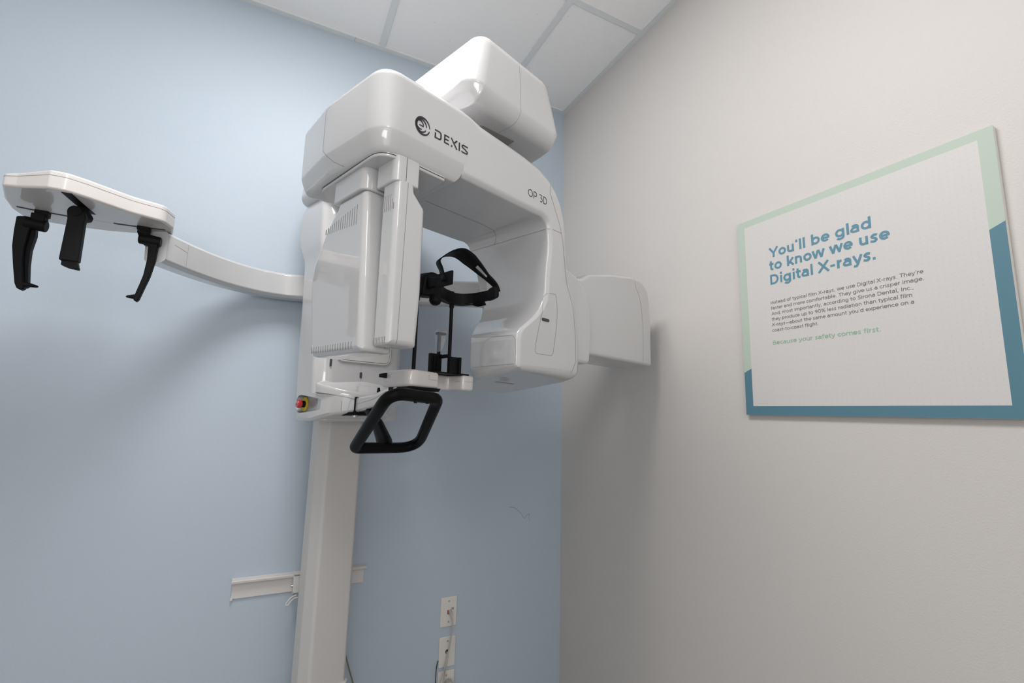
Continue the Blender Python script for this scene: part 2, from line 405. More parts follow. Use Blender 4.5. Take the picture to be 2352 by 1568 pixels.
# ================================================================== THE ROOM
YB, XR, H = 1.9816, 1.2612, 3.0488
XL, YF = -1.75, -2.75
def st(name, g, m, kind='structure', parent=None, smooth=False):
    o = meshobj(name, g[0], g[1], m, parent, smooth=smooth); tag(o, kind=kind); return o
floor = st('floor', box(XL-.1, XR+.1, YF-.1, YB+.1, -.1, 0), M['floor'])
wall_back = st('wall_back', box(XL-.1, XR, YB, YB+.1, 0, H+.2), M['blue'])
st('wall_right', box(XR, XR+.1, YF-.1, YB+.1, 0, H+.2), M['wallw'])
st('wall_left', box(XL-.1, XL, YF-.1, YB, 0, H+.2), M['roomw'])
st('wall_front', box(XL, XR, YF-.1, YF, 0, H+.2), M['roomw'])
ceil = st('ceiling', box(XL, XR, YF, YB, H+.006, H+.1), M['tile'])
# ceiling grid: wall angle and T-bars
TW = .0245
xs = [.8832, .2765, -.330, -.937, -1.544]; ys = [1.3742-TW, .156-TW, -1.062-TW, -2.28-TW]
def bar(n, x0, x1, y0, y1, d=.0):
    o = st('trim_%d' % n, box(x0, x1, y0, y1, H-d, H+.02), M['tbar']); return o
n = 1
bar(n, XL, XR, YB-.0245, YB, .0008); n += 1
bar(n, XR-.0245, XR, YF, YB-.0245, .0008); n += 1
for x in xs: bar(n, x, x+TW, YF, YB-.0245); n += 1
for y in ys:
    e = [XR-.0245]+xs+[XL]
    parts = []
    for i in range(len(e)-1):
        hi = e[i]; lo = e[i+1]+TW if i < len(e)-2 else e[i+1]
        if hi > lo: parts.append(box(lo, hi, y, y+TW, H+.0006, H+.02))
    st('trim_%d' % n, join(parts), M['tbar']); n += 1
# joint line in the wall angle
meshobj('angle_joint', *box(.176, .1768, YB-.0246, YB-.0002, H-.0014, H-.0006), M['seam'], bpy.data.objects['trim_1'], smooth=False)
# baseboards (below the frame)
st('baseboard_back', box(XL, XR, YB-.012, YB, 0, .10), M['roomw'])
st('baseboard_right', box(XR-.012, XR, YF, YB-.012, 0, .10), M['roomw'])
# pencil scuff on the blue wall
sc = cr([(.985, YB-.0005, 1.036), (1.012, YB-.0005, 1.033), (1.036, YB-.0005, 1.016), (1.050, YB-.0005, 1.003), (1.066, YB-.0005, .983), (1.080, YB-.0005, .996), (1.093, YB-.0005, 1.000)], 6)
sc2 = cr([(1.094, YB-.0005, 1.000), (1.088, YB-.0005, .985), (1.097, YB-.0005, .970)], 6)
g = join([ribbon(sc, .0011, .0004, wdir=(0, 0, 1)), ribbon(sc2, .0009, .0004, wdir=(1, 0, 0))])
meshobj('scuff_mark', g[0], g[1], mat('pencil_mark', (.17, .19, .22), .8), wall_back, smooth=False)

# ================================================================== POSTER ON THE RIGHT WALL
px = 1.2492
poster = empty('wall_sign', (px, .6556, 1.4663)); tag(poster, 'square wall sign about digital X-rays with a green and blue border on the right wall', 'sign')
PO = Vector(poster.location)
def pl(name, g, m, sm=False, ang=30): return meshobj(name, [Vector(v)-PO for v in g[0]], g[1], m, poster, smooth=sm, angle=ang)
Y1, Y0, Z0, Z1 = .9528, .3584, 1.4663, 2.0548     # left edge (far), right edge (near)
iY1, iY0, iZ0, iZ1 = .9281, .3839, 1.4921, 2.0339
pb_ = pl('board', prism(rpoly([(Y0, Z0, .004), (Y1, Z0, .004), (Y1, Z1, .004), (Y0, Z1, .004)], 3), XR-.001, px, .001, lambda x, y, d: (d, x, y), 2), M['edge'], True)
def flat(pts, x): return [(x, y, z) for y, z in pts], [tuple(range(len(pts)))]
xf = px-.0003
zl = lambda y: 1.5903+(Y1-y)*(1.8511-1.5903)/(Y1-Y0)   # colour split, a rising diagonal
bL, bR = zl(Y1), zl(Y0); cL, cR = zl(iY1)+.0, zl(iY0)
e = .0006
gr = join([flat([(Y1-e, bL), (Y1-e, Z1-e), (iY1, iZ1), (iY1, cL)], xf), flat([(Y1-e, Z1-e), (Y0+e, Z1-e), (iY0, iZ1), (iY1, iZ1)], xf), flat([(Y0+e, Z1-e), (Y0+e, bR), (iY0, cR), (iY0, iZ1)], xf)])
te = join([flat([(Y1-e, bL), (iY1, cL), (iY1, iZ0), (Y1-e, Z0+e)], xf), flat([(Y1-e, Z0+e), (iY1, iZ0), (iY0, iZ0), (Y0+e, Z0+e)], xf), flat([(Y0+e, Z0+e), (iY0, iZ0), (iY0, cR), (Y0+e, bR)], xf)])
tag(pl('border', gr, M['green']), 'pale green part of the border'); tag(pl('border', te, M['teal']), 'blue part of the border')
pl('panel', flat([(iY0, iZ0), (iY1, iZ0), (iY1, iZ1), (iY0, iZ1)], xf), M['paper'])
def line(txt, y0, y1, z, size, wt, m, name, track=0.0):
    V, F, adv = text_geo(txt, wt, track); mxx = max(v[0] for v in V); mnx = min(v[0] for v in V)
    s = (y0-y1)/(mxx-mnx)
    P = [Vector((px-.0006-.00005*v[2], y0-(v[0]-mnx)*s, z+v[1]*size)) for v in V]; return P, F
T1 = [line("You'll be glad", .853, .588, 1.9168, .0405, .140, 'pink', 't'), line("to know we use", .8535, .5517, 1.8788, .0405, .140, 'pink', 't'), line("Digital X-rays.", .8532, .5850, 1.8372, .0405, .140, 'pink', 't')]
g = join(T1); tag(pl('title_text', g, M['pink']), 'blue title lettering')
T2 = [("Instead of typical film X-rays, we use Digital X-rays. They're", .8555, .4966, 1.7806), ("faster and more comfortable. They give us a crisper image.", .8558, .4975, 1.7646),
      ("And, most importantly, according to Sirona Dental, Inc.,", .8555, .5180, 1.7486), ("they produce up to 90% less radiation than typical film", .8558, .5215, 1.7325),
      ("X-rays_about the same amount you'd experience on a", .8560, .5190, 1.7165), ("coast-to-coast flight.", .8560, .7280, 1.7005)]
g = join([line(t, a, b, z, .0126, .092, 'body', 't') for t, a, b, z in T2]); tag(pl('body_text', g, M['body']), 'grey paragraph lettering')
g = line("Because your safety comes first.", .8562, .5885, 1.6638, .0158, .105, 'sage', 't'); tag(pl('closing_text', g, M['sage']), 'green closing line')

# ================================================================== THE X-RAY MACHINE
TH = R(20.3); U = Vector((math.cos(TH), math.sin(TH), 0)); VV = Vector((-math.sin(TH), math.cos(TH), 0))
A0, B0 = .84, 1.65
org = U*A0+VV*B0
mach = empty('dental_x_ray_machine', org, TH)
tag(mach, 'tall white dental panoramic X-ray machine on a column in the corner', 'x-ray machine')
def L(a, b, z): return Vector((a-A0, b-B0, z))
CS = 1.0
def Wd(x, y, z):   # room coordinates -> machine coordinates (CS sets how far out the cephalostat piece stands)
    z = 1.455+(z-1.455)*CS
    p = Vector((x*CS, y*CS, 0)); return L(p.dot(U), p.dot(VV), z)
K = .95
def G(a, b, z): return L(a*K, b*K, 1.455+(z-1.455)*K)
def part(name, g, m, parent=None, ang=32, smooth=True, wn=True): return meshobj(name, g[0], g[1], M[m], parent or mach, smooth=smooth, angle=ang, wn=wn)

# ---- column
co = rpoly([(.768, 1.700, .008), (.765, 1.645, .012), (.783, 1.600, .014), (.905, 1.600, .012), (.915, 1.61, .01), (.915, 1.700, .008)], 4)
col = part('column', prism(co, .02, 2.1, .0, lambda x, y, d: L(x, y, d)), 'column')
# small base foot piece where the cover ends, at the very bottom of the frame
part('base_plate', hull([L(a, b, z) for a in (.70, .98) for b in (1.46, 1.74) for z in (0, .03)], .008), 'column')
part('lower_cover', prism(rpoly([(.762, 1.708, .01), (.760, 1.64, .012), (.782, 1.592, .014), (.910, 1.592, .014), (.922, 1.605, .01), (.922, 1.708, .01)], 4), .03, .545, .004, lambda x, y, d: L(x, y, d)), 'column')

# ---- carriage cover (tall moving housing)
def plan(aL, aR, bF, bB, rF=.06, rB=.02, fl=.02, fr=.02):
    return rpoly([(aL, bB, rB), (aL+fl*.2, bF+.03, .02), (aL+fl+.02, bF, rF), (aR-fr-.02, bF, rF), (aR-fr*.2, bF+.03, .02), (aR, bB, rB)], 6)
lev = [(1.414, .672, .993, 1.478, 1.618, .0), (1.418, .668, .995, 1.474, 1.624, .0), (1.50, .665, .995, 1.474, 1.627, 0), (1.60, .662, .995, 1.476, 1.630, 0), (1.80, .660, .995, 1.478, 1.634, 0), (1.93, .658, .995, 1.478, 1.637, 0),
       (1.96, .657, .995, 1.476, 1.640, 0), (1.985, .653, .995, 1.474, 1.650, 0), (2.01, .650, .995, 1.472, 1.664, 0), (2.05, .648, .995, 1.472, 1.674, 0), (2.10, .648, .995, 1.474, 1.676, 0), (2.14, .650, .993, 1.482, 1.672, 0), (2.165, .656, .988, 1.50, 1.664, 0), (2.18, .670, .975, 1.53, 1.65, 0)]
rings = []
for z, aL, aR, bF, bB, _ in lev: rings.append([L(x, y, z) for x, y in plan(aL, aR, bF, bB)])
car = part('carriage_cover', loft(rings), 'white')
# recess for the emergency stop: cut with a cone-like cutter
def cut(target, g):
    c = meshobj('cutter', g[0], g[1], M['white'], None, smooth=False)
    c.matrix_world = Matrix.Identity(4)
    t = target; par = t.parent; t.parent = None
    for m_ in list(t.modifiers): t.modifiers.remove(m_)
    md = t.modifiers.new('b', 'BOOLEAN'); md.object = c; md.operation = 'DIFFERENCE'; md.solver = 'EXACT'
    dg = bpy.context.evaluated_depsgraph_get(); dg.update()
    me = bpy.data.meshes.new_from_object(t.evaluated_get(dg)); t.modifiers.clear(); t.data = me
    for p in me.polygons: p.use_smooth = True
    me.set_sharp_from_angle(angle=R(32))
    bpy.data.objects.remove(c); t.parent = par
    w = t.modifiers.new('normals', 'WEIGHTED_NORMAL'); w.keep_sharp = True
cp = []
for k in range(24):
    t = 2*math.pi*k/24
    cp.append(L(.686, 1.583+.028*math.cos(t), 1.467+.026*math.sin(t)))
    cp.append(L(.630, 1.560+.064*math.cos(t), 1.467+.036*math.sin(t)))
cp += [L(.684, 1.452, 1.482), L(.684, 1.452, 1.452), L(.63, 1.445, 1.483), L(.63, 1.445, 1.451)]
REC = hull(cp, 0); cut(car, REC)
# emergency stop
EB = 1.583
es = part('emergency_stop', cyl(L(.6855, EB, 1.467), L(.682, EB, 1.467), .0235, 32), 'yellow'); tag(es, 'yellow disc with a red mushroom stop button')
meshobj('button_collar', *cyl(L(.683, EB, 1.467), L(.668, EB, 1.467), .0110, 24), M['black'], es)
rb = cyl(L(.672, EB, 1.467), L(.657, EB, 1.467), .0125, 28, bev=.003)
meshobj('button', *rb, M['red'], es)
ar = [L(.6565, EB+.007*math.cos(t), 1.467+.007*math.sin(t)) for t in [R(40+10*i) for i in range(12)]]
meshobj('arrow_mark', *ribbon(ar, .002, .0004, wdir=[tuple((p-L(.6565, EB, 1.467)).normalized()) for p in ar]), M['plate'], es, smooth=False)

# mirror, slots and seam on the carriage front
mo = rrect(.728, .926, 1.612, 1.84, .024, 6)
part('mirror', prism(rrect(.732, .922, 1.616, 1.836, .021, 6), 1.4785, 1.4705, .001, lambda x, y, d: L(x, d, y)), 'mirror')
fr_ = [Vector((x, y)) for x, y in mo]
part('mirror_frame', tube([L(x, 1.4735, y) for x, y in rrect(.728, .926, 1.612, 1.84, .026, 8)], .0032, 8, closed=True), 'white')
def slotplate(name, parent, cx, cz, w, h, b, m='grayd', fn=L, dep=.0012, r=None):
    r = min(w, h)*.48 if r is None else r
    return meshobj(name, *prism(rrect(cx-w/2, cx+w/2, cz-h/2, cz+h/2, r, 4), b+.002, b-dep, 0, lambda x, y, d: fn(x, d, y)), M[m], parent, smooth=False)
slotplate('slot', car, .709, 1.609, .006, .038, 1.4745)
slotplate('slot', car, .818, 1.569, .008, .020, 1.4745)
seam('panel_seam', car, [[L(.818, 1.47, 1.612), L(.818, 1.47, 1.545)]], .0011, direction=(0, 1, 0))

# ---- front shelf (tray with a nose that holds the chin arm)
def shelf_ring(off, dz, low=False):
    # (a, b, z) outline; z rises towards the back
    P = ([(.6655, 1.60), (.6660, 1.52), (.674, 1.455)] if low else [(.664, 1.470), (.672, 1.440)])+[(.700, 1.405), (.740, 1.378), (.790, 1.366), (.835, 1.370), (.872, 1.386), (.902, 1.412), (.922, 1.444), (.932, 1.478)]
    cx, cy = .80, 1.44
    out = []
    for a, b in P:
        d = Vector((cx-a, cy-b)); d.normalize(); out.append((a+d.x*off, b+d.y*off*.8))
    return out
def zt(b): return 1.498+(b-1.37)*.30+(.006 if b > 1.488 else 0)
out0 = shelf_ring(0, 0); outs = [tuple(v)[:2] for v in cr([(a, b, 0) for a, b in out0], 5)]
def sring(off, fz, back=1.50, low=False):
    f = [(a, b) for a, b in [tuple(v)[:2] for v in cr([(p[0], p[1], 0) for p in shelf_ring(off, 0, low)], 5)]]
    f += [(.925-off, back-.004), (.90, back), (.84, back), (.76, back)]+([(.675+off, back-.01)] if not low else [(.70, 1.60)])
    return [L(a, b, fz(a, b)) for a, b in f]
zb = lambda a, b: 1.444-(min(b, 1.50)-1.37)*.24
def seamz(a): return 1.478+abs(a-.78)*.22 if a < .78 else 1.478+(a-.78)*.2
lowr = [sring(.02, lambda a, b: zb(a, b)+.001, 1.52, True), sring(.006, lambda a, b: zb(a, b)+.002, 1.52, True), sring(.0, lambda a, b: zb(a, b)+.010, 1.52, True), sring(0, lambda a, b: seamz(a)-.0005, 1.52, True)]
shl = part('shelf_base', loft(lowr), 'white', ang=40)
cut(shl, REC)
def zq(a, b): return 1.506+(b-1.37)*.235+.026*max(0, 1-abs(a-.82)/.20)*max(0, b-1.375)/.10
base_r = [(v.x+A0, v.y+B0) for v in sring(0, lambda a, b: 0, 1.492)]
def kring(d, dz, flat=False):
    o = []
    for a, b in base_r:
        a2 = .80+(a-.80)*(1-d/.16); b2 = 1.44+(b-1.44)*(1-d/.074); o.append(L(a2, b2, seamz(a) if flat else zq(a2, b2)+dz))
    return o
upr = [kring(0, 0, True), kring(0, -.011), kring(.0003, -.006), kring(.0018, -.0022), kring(.005, -.0003), kring(.009, 0), kring(.013, -.0015), kring(.017, -.0045), kring(.022, -.0065), kring(.035, -.0075), kring(.05, -.008), kring(.065, -.008)]
sht = part('shelf_tray', loft(upr), 'white', ang=50)
# seam between tray cover and the lower body, with the vertical joint
bt = bvh_of(sht); bl = bvh_of(shl)
g1 = seam_geo(bt, [L(a, b, seamz(a)+.0005) for a, b in outs[:18]], .0016)
g2 = seam_geo(bl, [L(.712, 1.39, 1.478), L(.713, 1.39, 1.447)], .0014)
g3 = join([g1, g2]); part('panel_seam', g3, 'seam', sht, smooth=False)
# black slot the arm comes out of
part('arm_slot', hull([L(a, b, z) for a in (.7475, .846) for b in (1.370, 1.45) for z in (1.440, 1.493)], .004), 'black')
part('slot_underplate', hull([L(.725, 1.44, 1.440), L(.735, 1.37, 1.446), L(.800, 1.365, 1.446), L(.83, 1.44, 1.440), L(.725, 1.44, 1.432), L(.735, 1.37, 1.437), L(.800, 1.365, 1.437), L(.83, 1.44, 1.432)], .002), 'black')
part('hole_ring', cyl(L(.765, 1.40, 1.436), L(.765, 1.40, 1.430), .010, 20), 'steel')
part('cable_grommet', cyl(L(.845, 1.40, 1.50), L(.845, 1.40, 1.527), .008, 16, r1=.004), 'black')
part('tray_slot', hull([L(.862, 1.37, 1.500), L(.90, 1.375, 1.501), L(.90, 1.385, 1.506), L(.862, 1.38, 1.505)], .0), 'black')

# ---- chin arm (rises towards the patient)
def qring(c): return [L(*p) for p in c]
def armring(aL, aR, b, z0, z1, r, sk=0):
    o = rpoly([(aL, z0, r), (aR, z0, r), (aR, z1, r), (aL, z1, r)], 4); return [L(x, b+sk*(x-aL), y) for x, y in o]
armr = [armring(.7505, .842, 1.42, 1.446, 1.491, .008), armring(.7505, .842, 1.365, 1.446, 1.491, .008), armring(.700, .775, 1.18, 1.462, 1.499, .008), armring(.630, .704, 1.02, 1.480, 1.508, .006), armring(.604, .690, .93, 1.488, 1.509, .004)]
arm = part('chin_arm', loft(armr), 'white')
seam('panel_seam', arm, [[L(.753, 1.37, 1.470), L(.700, 1.18, 1.484), L(.62, 1.0, 1.498)]], .0012)

# ---- chin rest platform
pf = rpoly([(.600, .990, .012), (.601, .868, .022), (.705, .903, .012), (.712, .940, .012), (.768, .948, .014), (.780, .900, .012), (.820, .902, .014), (.826, .990, .014)], 4)
plat = part('chin_platform', prism(pf, 1.507, 1.546, .007, lambda x, y, d: L(x, y, d)), 'satin', ang=40)
seam('panel_seam', plat, [[L(.668, .885, 1.538), L(.668, .885, 1.527), L(.705, .898, 1.527)], [L(.775, .925, 1.530), L(.785, .900, 1.530), L(.822, .900, 1.530)]], .0009)
part('underside_plate', hull([L(.606, .885, 1.500), L(.612, .878, 1.500), L(.705, .900, 1.500), L(.700, .97, 1.500), L(.61, .97, 1.5), L(.606, .885, 1.508), L(.612, .876, 1.508), L(.712, .902, 1.508), L(.700, .97, 1.508), L(.61, .97, 1.508)], .0015), 'black')
lv = part('lever', hull([L(.586, .967, 1.529), L(.586, .975, 1.529), L(.606, .960, 1.528), L(.606, .975, 1.528), L(.586, .967, 1.537), L(.586, .975, 1.537), L(.606, .960, 1.541), L(.606, .975, 1.541)], .0015), 'black')
part('lever_stop', hull([L(a, b, z) for a in (.599, .613) for b in (.955, .972) for z in (1.520, 1.5275)], .001), 'satin')
part('support_plate', prism(rrect(.695, .805, .905, .965, .006, 3), 1.546, 1.5495, .0005, lambda x, y, d: L(x, y, d)), 'black')
# support rods
for a in (.660, .768): part('support_rod', cyl(L(a, .945, 1.545), L(a, .945, 1.728), .0047, 16), 'black')
for a in (.660, .768): part('rod_collar', cyl(L(a, .945, 1.722), L(a, .945, 1.738), .0062, 16), 'black')
# bite post and its holder
def bxh(a0, a1, b0, b1, z0, z1, bev=.001): return hull([L(a, b, z) for a in (a0, a1) for b in (b0, b1) for z in (z0, z1)], bev, 2)
part('bite_holder', join([bxh(.704, .7385, .938, .948, 1.549, 1.5965), bxh(.7295, .7655, .899, .902, 1.547, 1.588), bxh(.7305, .736, .899, .942, 1.585, 1.594), bxh(.7295, .7335, .894, .904, 1.547, 1.588), bxh(.758, .7655, .893, .904, 1.545, 1.588), bxh(.7115, .7145, .935, .940, 1.552, 1.592), bxh(.722, .725, .935, .940, 1.552, 1.592)]), 'black')
bp = part('bite_post', join([bxh(.7265, .7335, .938, .945, 1.58, 1.6485, .0008), bxh(.724, .748, .936, .950, 1.646, 1.652, .0012)]), 'black')
fv, ff = hull([L(.7225, .932, 1.653), L(.75, .936, 1.656), L(.75, .952, 1.655), L(.7225, .952, 1.653), L(.7265, .942, 1.662), L(.744, .944, 1.668), L(.7225, .935, 1.600), L(.7235, .948, 1.598), L(.736, .935, 1.605), L(.735, .948, 1.603), L(.745, .935, 1.634)], 0)
meshobj('film_cover', fv, ff, M['film'], bp, smooth=False)

# ---- head support (forehead band, temple pieces, strap)
band = cr([L(.702, .914, 1.7505), L(.735, .936, 1.7495), L(.766, .944, 1.7495), L(.795, .936, 1.7500), L(.815, .912, 1.752), L(.824, .880, 1.754), L(.828, .850, 1.756)], 6)
hs = part('forehead_band', ribbon(band, .027, .005, wdir=(0, 0, 1)), 'black', ang=40)
meshobj('band_tray', *ribbon([p+Vector((0, -.001, -.0165)) for p in cr([L(.66, .915, 1.750), L(.70, .918, 1.7505), L(.735, .936, 1.7495), L(.766, .944, 1.7495), L(.795, .936, 1.7500), L(.815, .912, 1.752), L(.824, .880, 1.754)], 6)], [.016]*37, .0035, wdir=(.3, -1, 0)), M['black'], hs)
meshobj('band_sleeve', *ribbon(band[:14], .031, .008, wdir=(0, 0, 1)), M['black'], hs)
meshobj('end_clip', *hull([L(.822, .868, 1.740), L(.834, .868, 1.740), L(.822, .842, 1.744), L(.836, .836, 1.748), L(.822, .868, 1.772), L(.834, .866, 1.772), L(.822, .842, 1.776), L(.834, .84, 1.778)], .003), M['black'], hs)
ck = rpoly([(.640, 1.725, .012), (.700, 1.732, .012), (.700, 1.760, .006), (.698, 1.787, .008), (.668, 1.790, .014), (.648, 1.775, .012)], 4)
part('temple_block', prism(ck, .945, .905, .005, lambda x, y, d: L(x-(d-.925)*.25, d, y)), 'black')
part('adjust_knob', tube([L(.684, .905, 1.733), L(.684, .905, 1.718), L(.684, .905, 1.712), L(.684, .905, 1.708)], [.014, .015, .012, .006], 12), 'black')
pad = part('temple_pad', prism(rrect(.812, .873, 1.739, 1.772, .003, 3), .6575, .6615, .0008, lambda x, y, d: L(d, x, y)), 'black')
meshobj('pad_hinge', *hull([L(.657, .868, 1.745), L(.664, .868, 1.745), L(.657, .905, 1.745), L(.670, .905, 1.745), L(.657, .868, 1.766), L(.664, .868, 1.766), L(.657, .905, 1.772), L(.670, .905, 1.772)], .002), M['black'], pad)
meshobj('pad_screw', *cyl(L(.655, .838, 1.755), L(.664, .838, 1.755), .006, 14), M['black'], pad)
sp = [L(.6545, .838, 1.753), L(.664, .862, 1.785), L(.672, .884, 1.811), L(.695, .889, 1.833), L(.722, .892, 1.848), L(.748, .893, 1.853), L(.775, .890, 1.843), L(.800, .882, 1.825), L(.818, .868, 1.803), L(.832, .852, 1.782), L(.838, .845, 1.762)]
sw = [.013, .013, .015, .026, .044, .048, .048, .036, .022, .018, .017]
spd = cr(sp, 5); swd = [sw[min(len(sw)-1, i//5)]*(1-(i % 5)/5)+sw[min(len(sw)-1, i//5+1)]*((i % 5)/5) for i in range(len(spd))]
V_, F_ = [], []
for i, p in enumerate(spd):
    t = (spd[min(i+1, len(spd)-1)]-spd[max(i-1, 0)]).normalized(); d = Vector((0, 1, -.25)); d = (d-t*d.dot(t)).normalized()
    V_ += [p+d*swd[i]/2*k for k in (-1, -.3, .3, 1)]
for i in range(len(spd)-1):
    for k in range(3):
        if k == 1 and (34 <= i < 40 or i == 15): continue
        a_ = 4*i+k; F_.append((a_, a_+1, a_+5, a_+4))
strap = part('head_strap', (V_, F_), 'black', ang=60, wn=False)
sd_ = strap.modifiers.new('thickness', 'SOLIDIFY'); sd_.thickness = .0022; sd_.offset = 0
meshobj('strap_ridge', *tube(cr([L(.722, .892, 1.852), L(.737, .893, 1.8575), L(.748, .893, 1.8565), L(.765, .892, 1.852)], 5), .0028, 8), M['black'], strap)

# ---- hand grip (closed loop of black tube)
TL, TR, BR, BL = L(.540, .850, 1.491), L(.694, .888, 1.483), L(.795, 1.100, 1.354), L(.604, 1.095, 1.3600)
loop = bend([TL, TR, BR, BL], [.032, .040, .045, .020], True, 10)
dl = []
for i in range(len(loop)):
    a, b = loop[i], loop[(i+1) % len(loop)]; k = max(1, int((b-a).length/.012))
    for j in range(k): dl.append(a.lerp(b, j/k))
grip = part('hand_grip', tube(dl, .0138, 18, closed=True), 'blackm', ang=60)
meshobj('grip_stem', *tube([L(.735, 1.26, 1.450), L(.722, 1.19, 1.415), L(.700, 1.115, 1.372), L(.695, 1.098, 1.358)], [.013, .016, .020, .018], 18), M['blackm'], grip)
for a, b in ((.612, .866), (.652, .877)): meshobj('grip_screw', *cyl(L(a, b-.004, 1.476), L(a, b-.004, 1.4705), .0035, 12), M['black'], grip)
part('grip_screw_head', cyl(L(.74, 1.24, 1.440), L(.745, 1.22, 1.437), .005, 12), 'black')

# ================= ROTATING UNIT (C-shaped beam with tube head)
stn = []
def sta(Ia, Iz, Oa, Oz, bf, bb, h, ins, h2=None, ins2=None, ro=.02, tilt=0, rlow=.006):
    h2 = h if h2 is None else h2; ins2 = ins if ins2 is None else ins2
    I, O = Vector((Ia, Iz)), Vector((Oa, Oz)); D = (O-I); Ln = D.length; D /= Ln
    P = [(bf+ins, 0, rlow*1.5), (bb-ins2, 0, rlow*1.5), (bb, h2, rlow*2), (bb, Ln, ro), (bf, Ln, ro), (bf, h, rlow*2.5)]
    out = []
    for b, s in rpoly(P, 5):
        q = I+D*s; out.append(G(q.x, b, q.y-(b-bf)*tilt))
    return out
# left housing: plan outline lofted upwards, the beam starts inside it
hpl = rpoly([(.4465, 1.185, .02), (.4315, 1.02, .30), (.4465, .800, .055), (.676, .800, .0), (.676, 1.16, .0)], 10)
hl = [(1.984, .030), (1.9845, .022), (1.9875, .0175), (1.996, .0115), (2.018, .0035), (2.026, .0010), (2.031, 0), (2.060, 0), (2.148, 0), (2.157, .002), (2.163, .006), (2.166, .013), (2.1665, .025)]
hous = loft([[G(x, y, z) for x, y in (offset_in(hpl, d) if d else hpl)] for z, d in hl])
stn.append(sta(.669, 1.999, .669, 2.163, .8004, 1.155, .010, .009, ro=.014))
stn.append(sta(.676, 1.998, .676, 2.163, .8003, 1.155, .010, .009, ro=.014))
stn.append(sta(.690, 1.998, .690, 2.1625, .8000, 1.150, .010, .009, ro=.018))
for Ia, Iz, Oa, Oz in ((.74, 1.998, .72, 2.161), (.82, 1.998, .80, 2.157), (.90, 1.998, .88, 2.152), (.935, 1.9985, .945, 2.143), (.958, 2.000, .990, 2.126), (.972, 1.996, 1.025, 2.102), (.982, 1.988, 1.050, 2.070), (.988, 1.976, 1.068, 2.030), (.990, 1.960, 1.079, 1.985)):
    stn.append(sta(Ia, Iz, Oa, Oz,   .800, 1.14, .010, .009, ro=.03, rlow=.006))
for Ia, Iz, Oa, Oz, bb, h2, i2 in ((.991, 1.935, 1.087, 1.94, 1.135, .02, .045), (.990, 1.90, 1.092, 1.90, 1.13, .03, .065), (.985, 1.865, 1.096, 1.865, 1.125, .04, .078), (.981, 1.83, 1.105, 1.83, 1.12, .05, .080), (.980, 1.795, 1.121, 1.795, 1.12, .06, .078), (.975, 1.765, 1.133, 1.763, 1.12, .07, .072),
        (.958, 1.735, 1.142, 1.735, 1.115, .08, .080), (.930, 1.707, 1.147, 1.708, 1.115, .09, .090), (.900, 1.684, 1.151, 1.690, 1.11, .10, .105), (.880, 1.669, 1.154, 1.675, 1.11, .11, .120), (.870, 1.655, 1.156, 1.660, 1.11, .115, .130), (.868, 1.640, 1.157, 1.645, 1.11, .12, .134), (.867, 1.610, 1.158, 1.61, 1.11, .12, .135), (.868, 1.578, 1.156, 1.582, 1.11, .12, .135)):
    stn.append(sta(Ia, Iz, Oa, Oz, .800, bb, .012, .006, h2, i2, ro=.045, rlow=.005))
stn.append(sta(.870, 1.571, 1.150, 1.570, .801, 1.108, .012, .006, .12, .134, ro=.045, tilt=.03))
stn.append(sta(.876, 1.566, 1.138, 1.560, .806, 1.100, .012, .006, .12, .130, ro=.045, tilt=.08))
stn.append(sta(.888, 1.562, 1.115, 1.552, .816, 1.085, .012, .006, .10, .110, ro=.04, tilt=.13))
uni = part('rotating_unit', join([hous, loft(stn)]), 'white', ang=38)
# panel gaps of the rotating unit
seam('panel_seam', uni, [
    [G(.994, .8, 2.111), G(.989, .8, 2.08), G(1.012, .8, 2.04), G(1.039, .8, 1.992), G(1.057, .8, 1.932), G(1.072, .8, 1.843)],
    [G(1.072, .8, 1.843), G(1.078, .8, 1.82), G(1.107, .8, 1.772), G(1.118, .8, 1.68), G(1.118, .8, 1.606), G(1.097, .8, 1.57)],
    [G(1.047, .8, 1.974), G(1.02, .8, 1.973), G(.99, .807, 1.972), G(.99, .9, 1.973), G(.99, 1.0, 1.974), G(.99, 1.13, 1.977)],
    [G(.69, .974, 2.0), G(.8, .974, 2.0), G(.9, .974, 2.0), G(.945, .982, 2.0), G(.975, 1.000, 1.99), G(.99, 1.02, 1.974)]], .0016)
seam('panel_seam', uni, [[G(.434, 1.027, 2.15), G(.434, 1.026, 2.06), G(.434, 1.026, 2.045), G(.440, .985, 2.005), G(.455, .955, 1.99)]], .0014)
seam('panel_seam', uni, [[G(.877, .967, 1.655), G(.869, .82, 1.652), G(.869, .808, 1.64), G(.869, .806, 1.60), G(.869, .808, 1.578), G(.869, .965, 1.576)]], .0012)
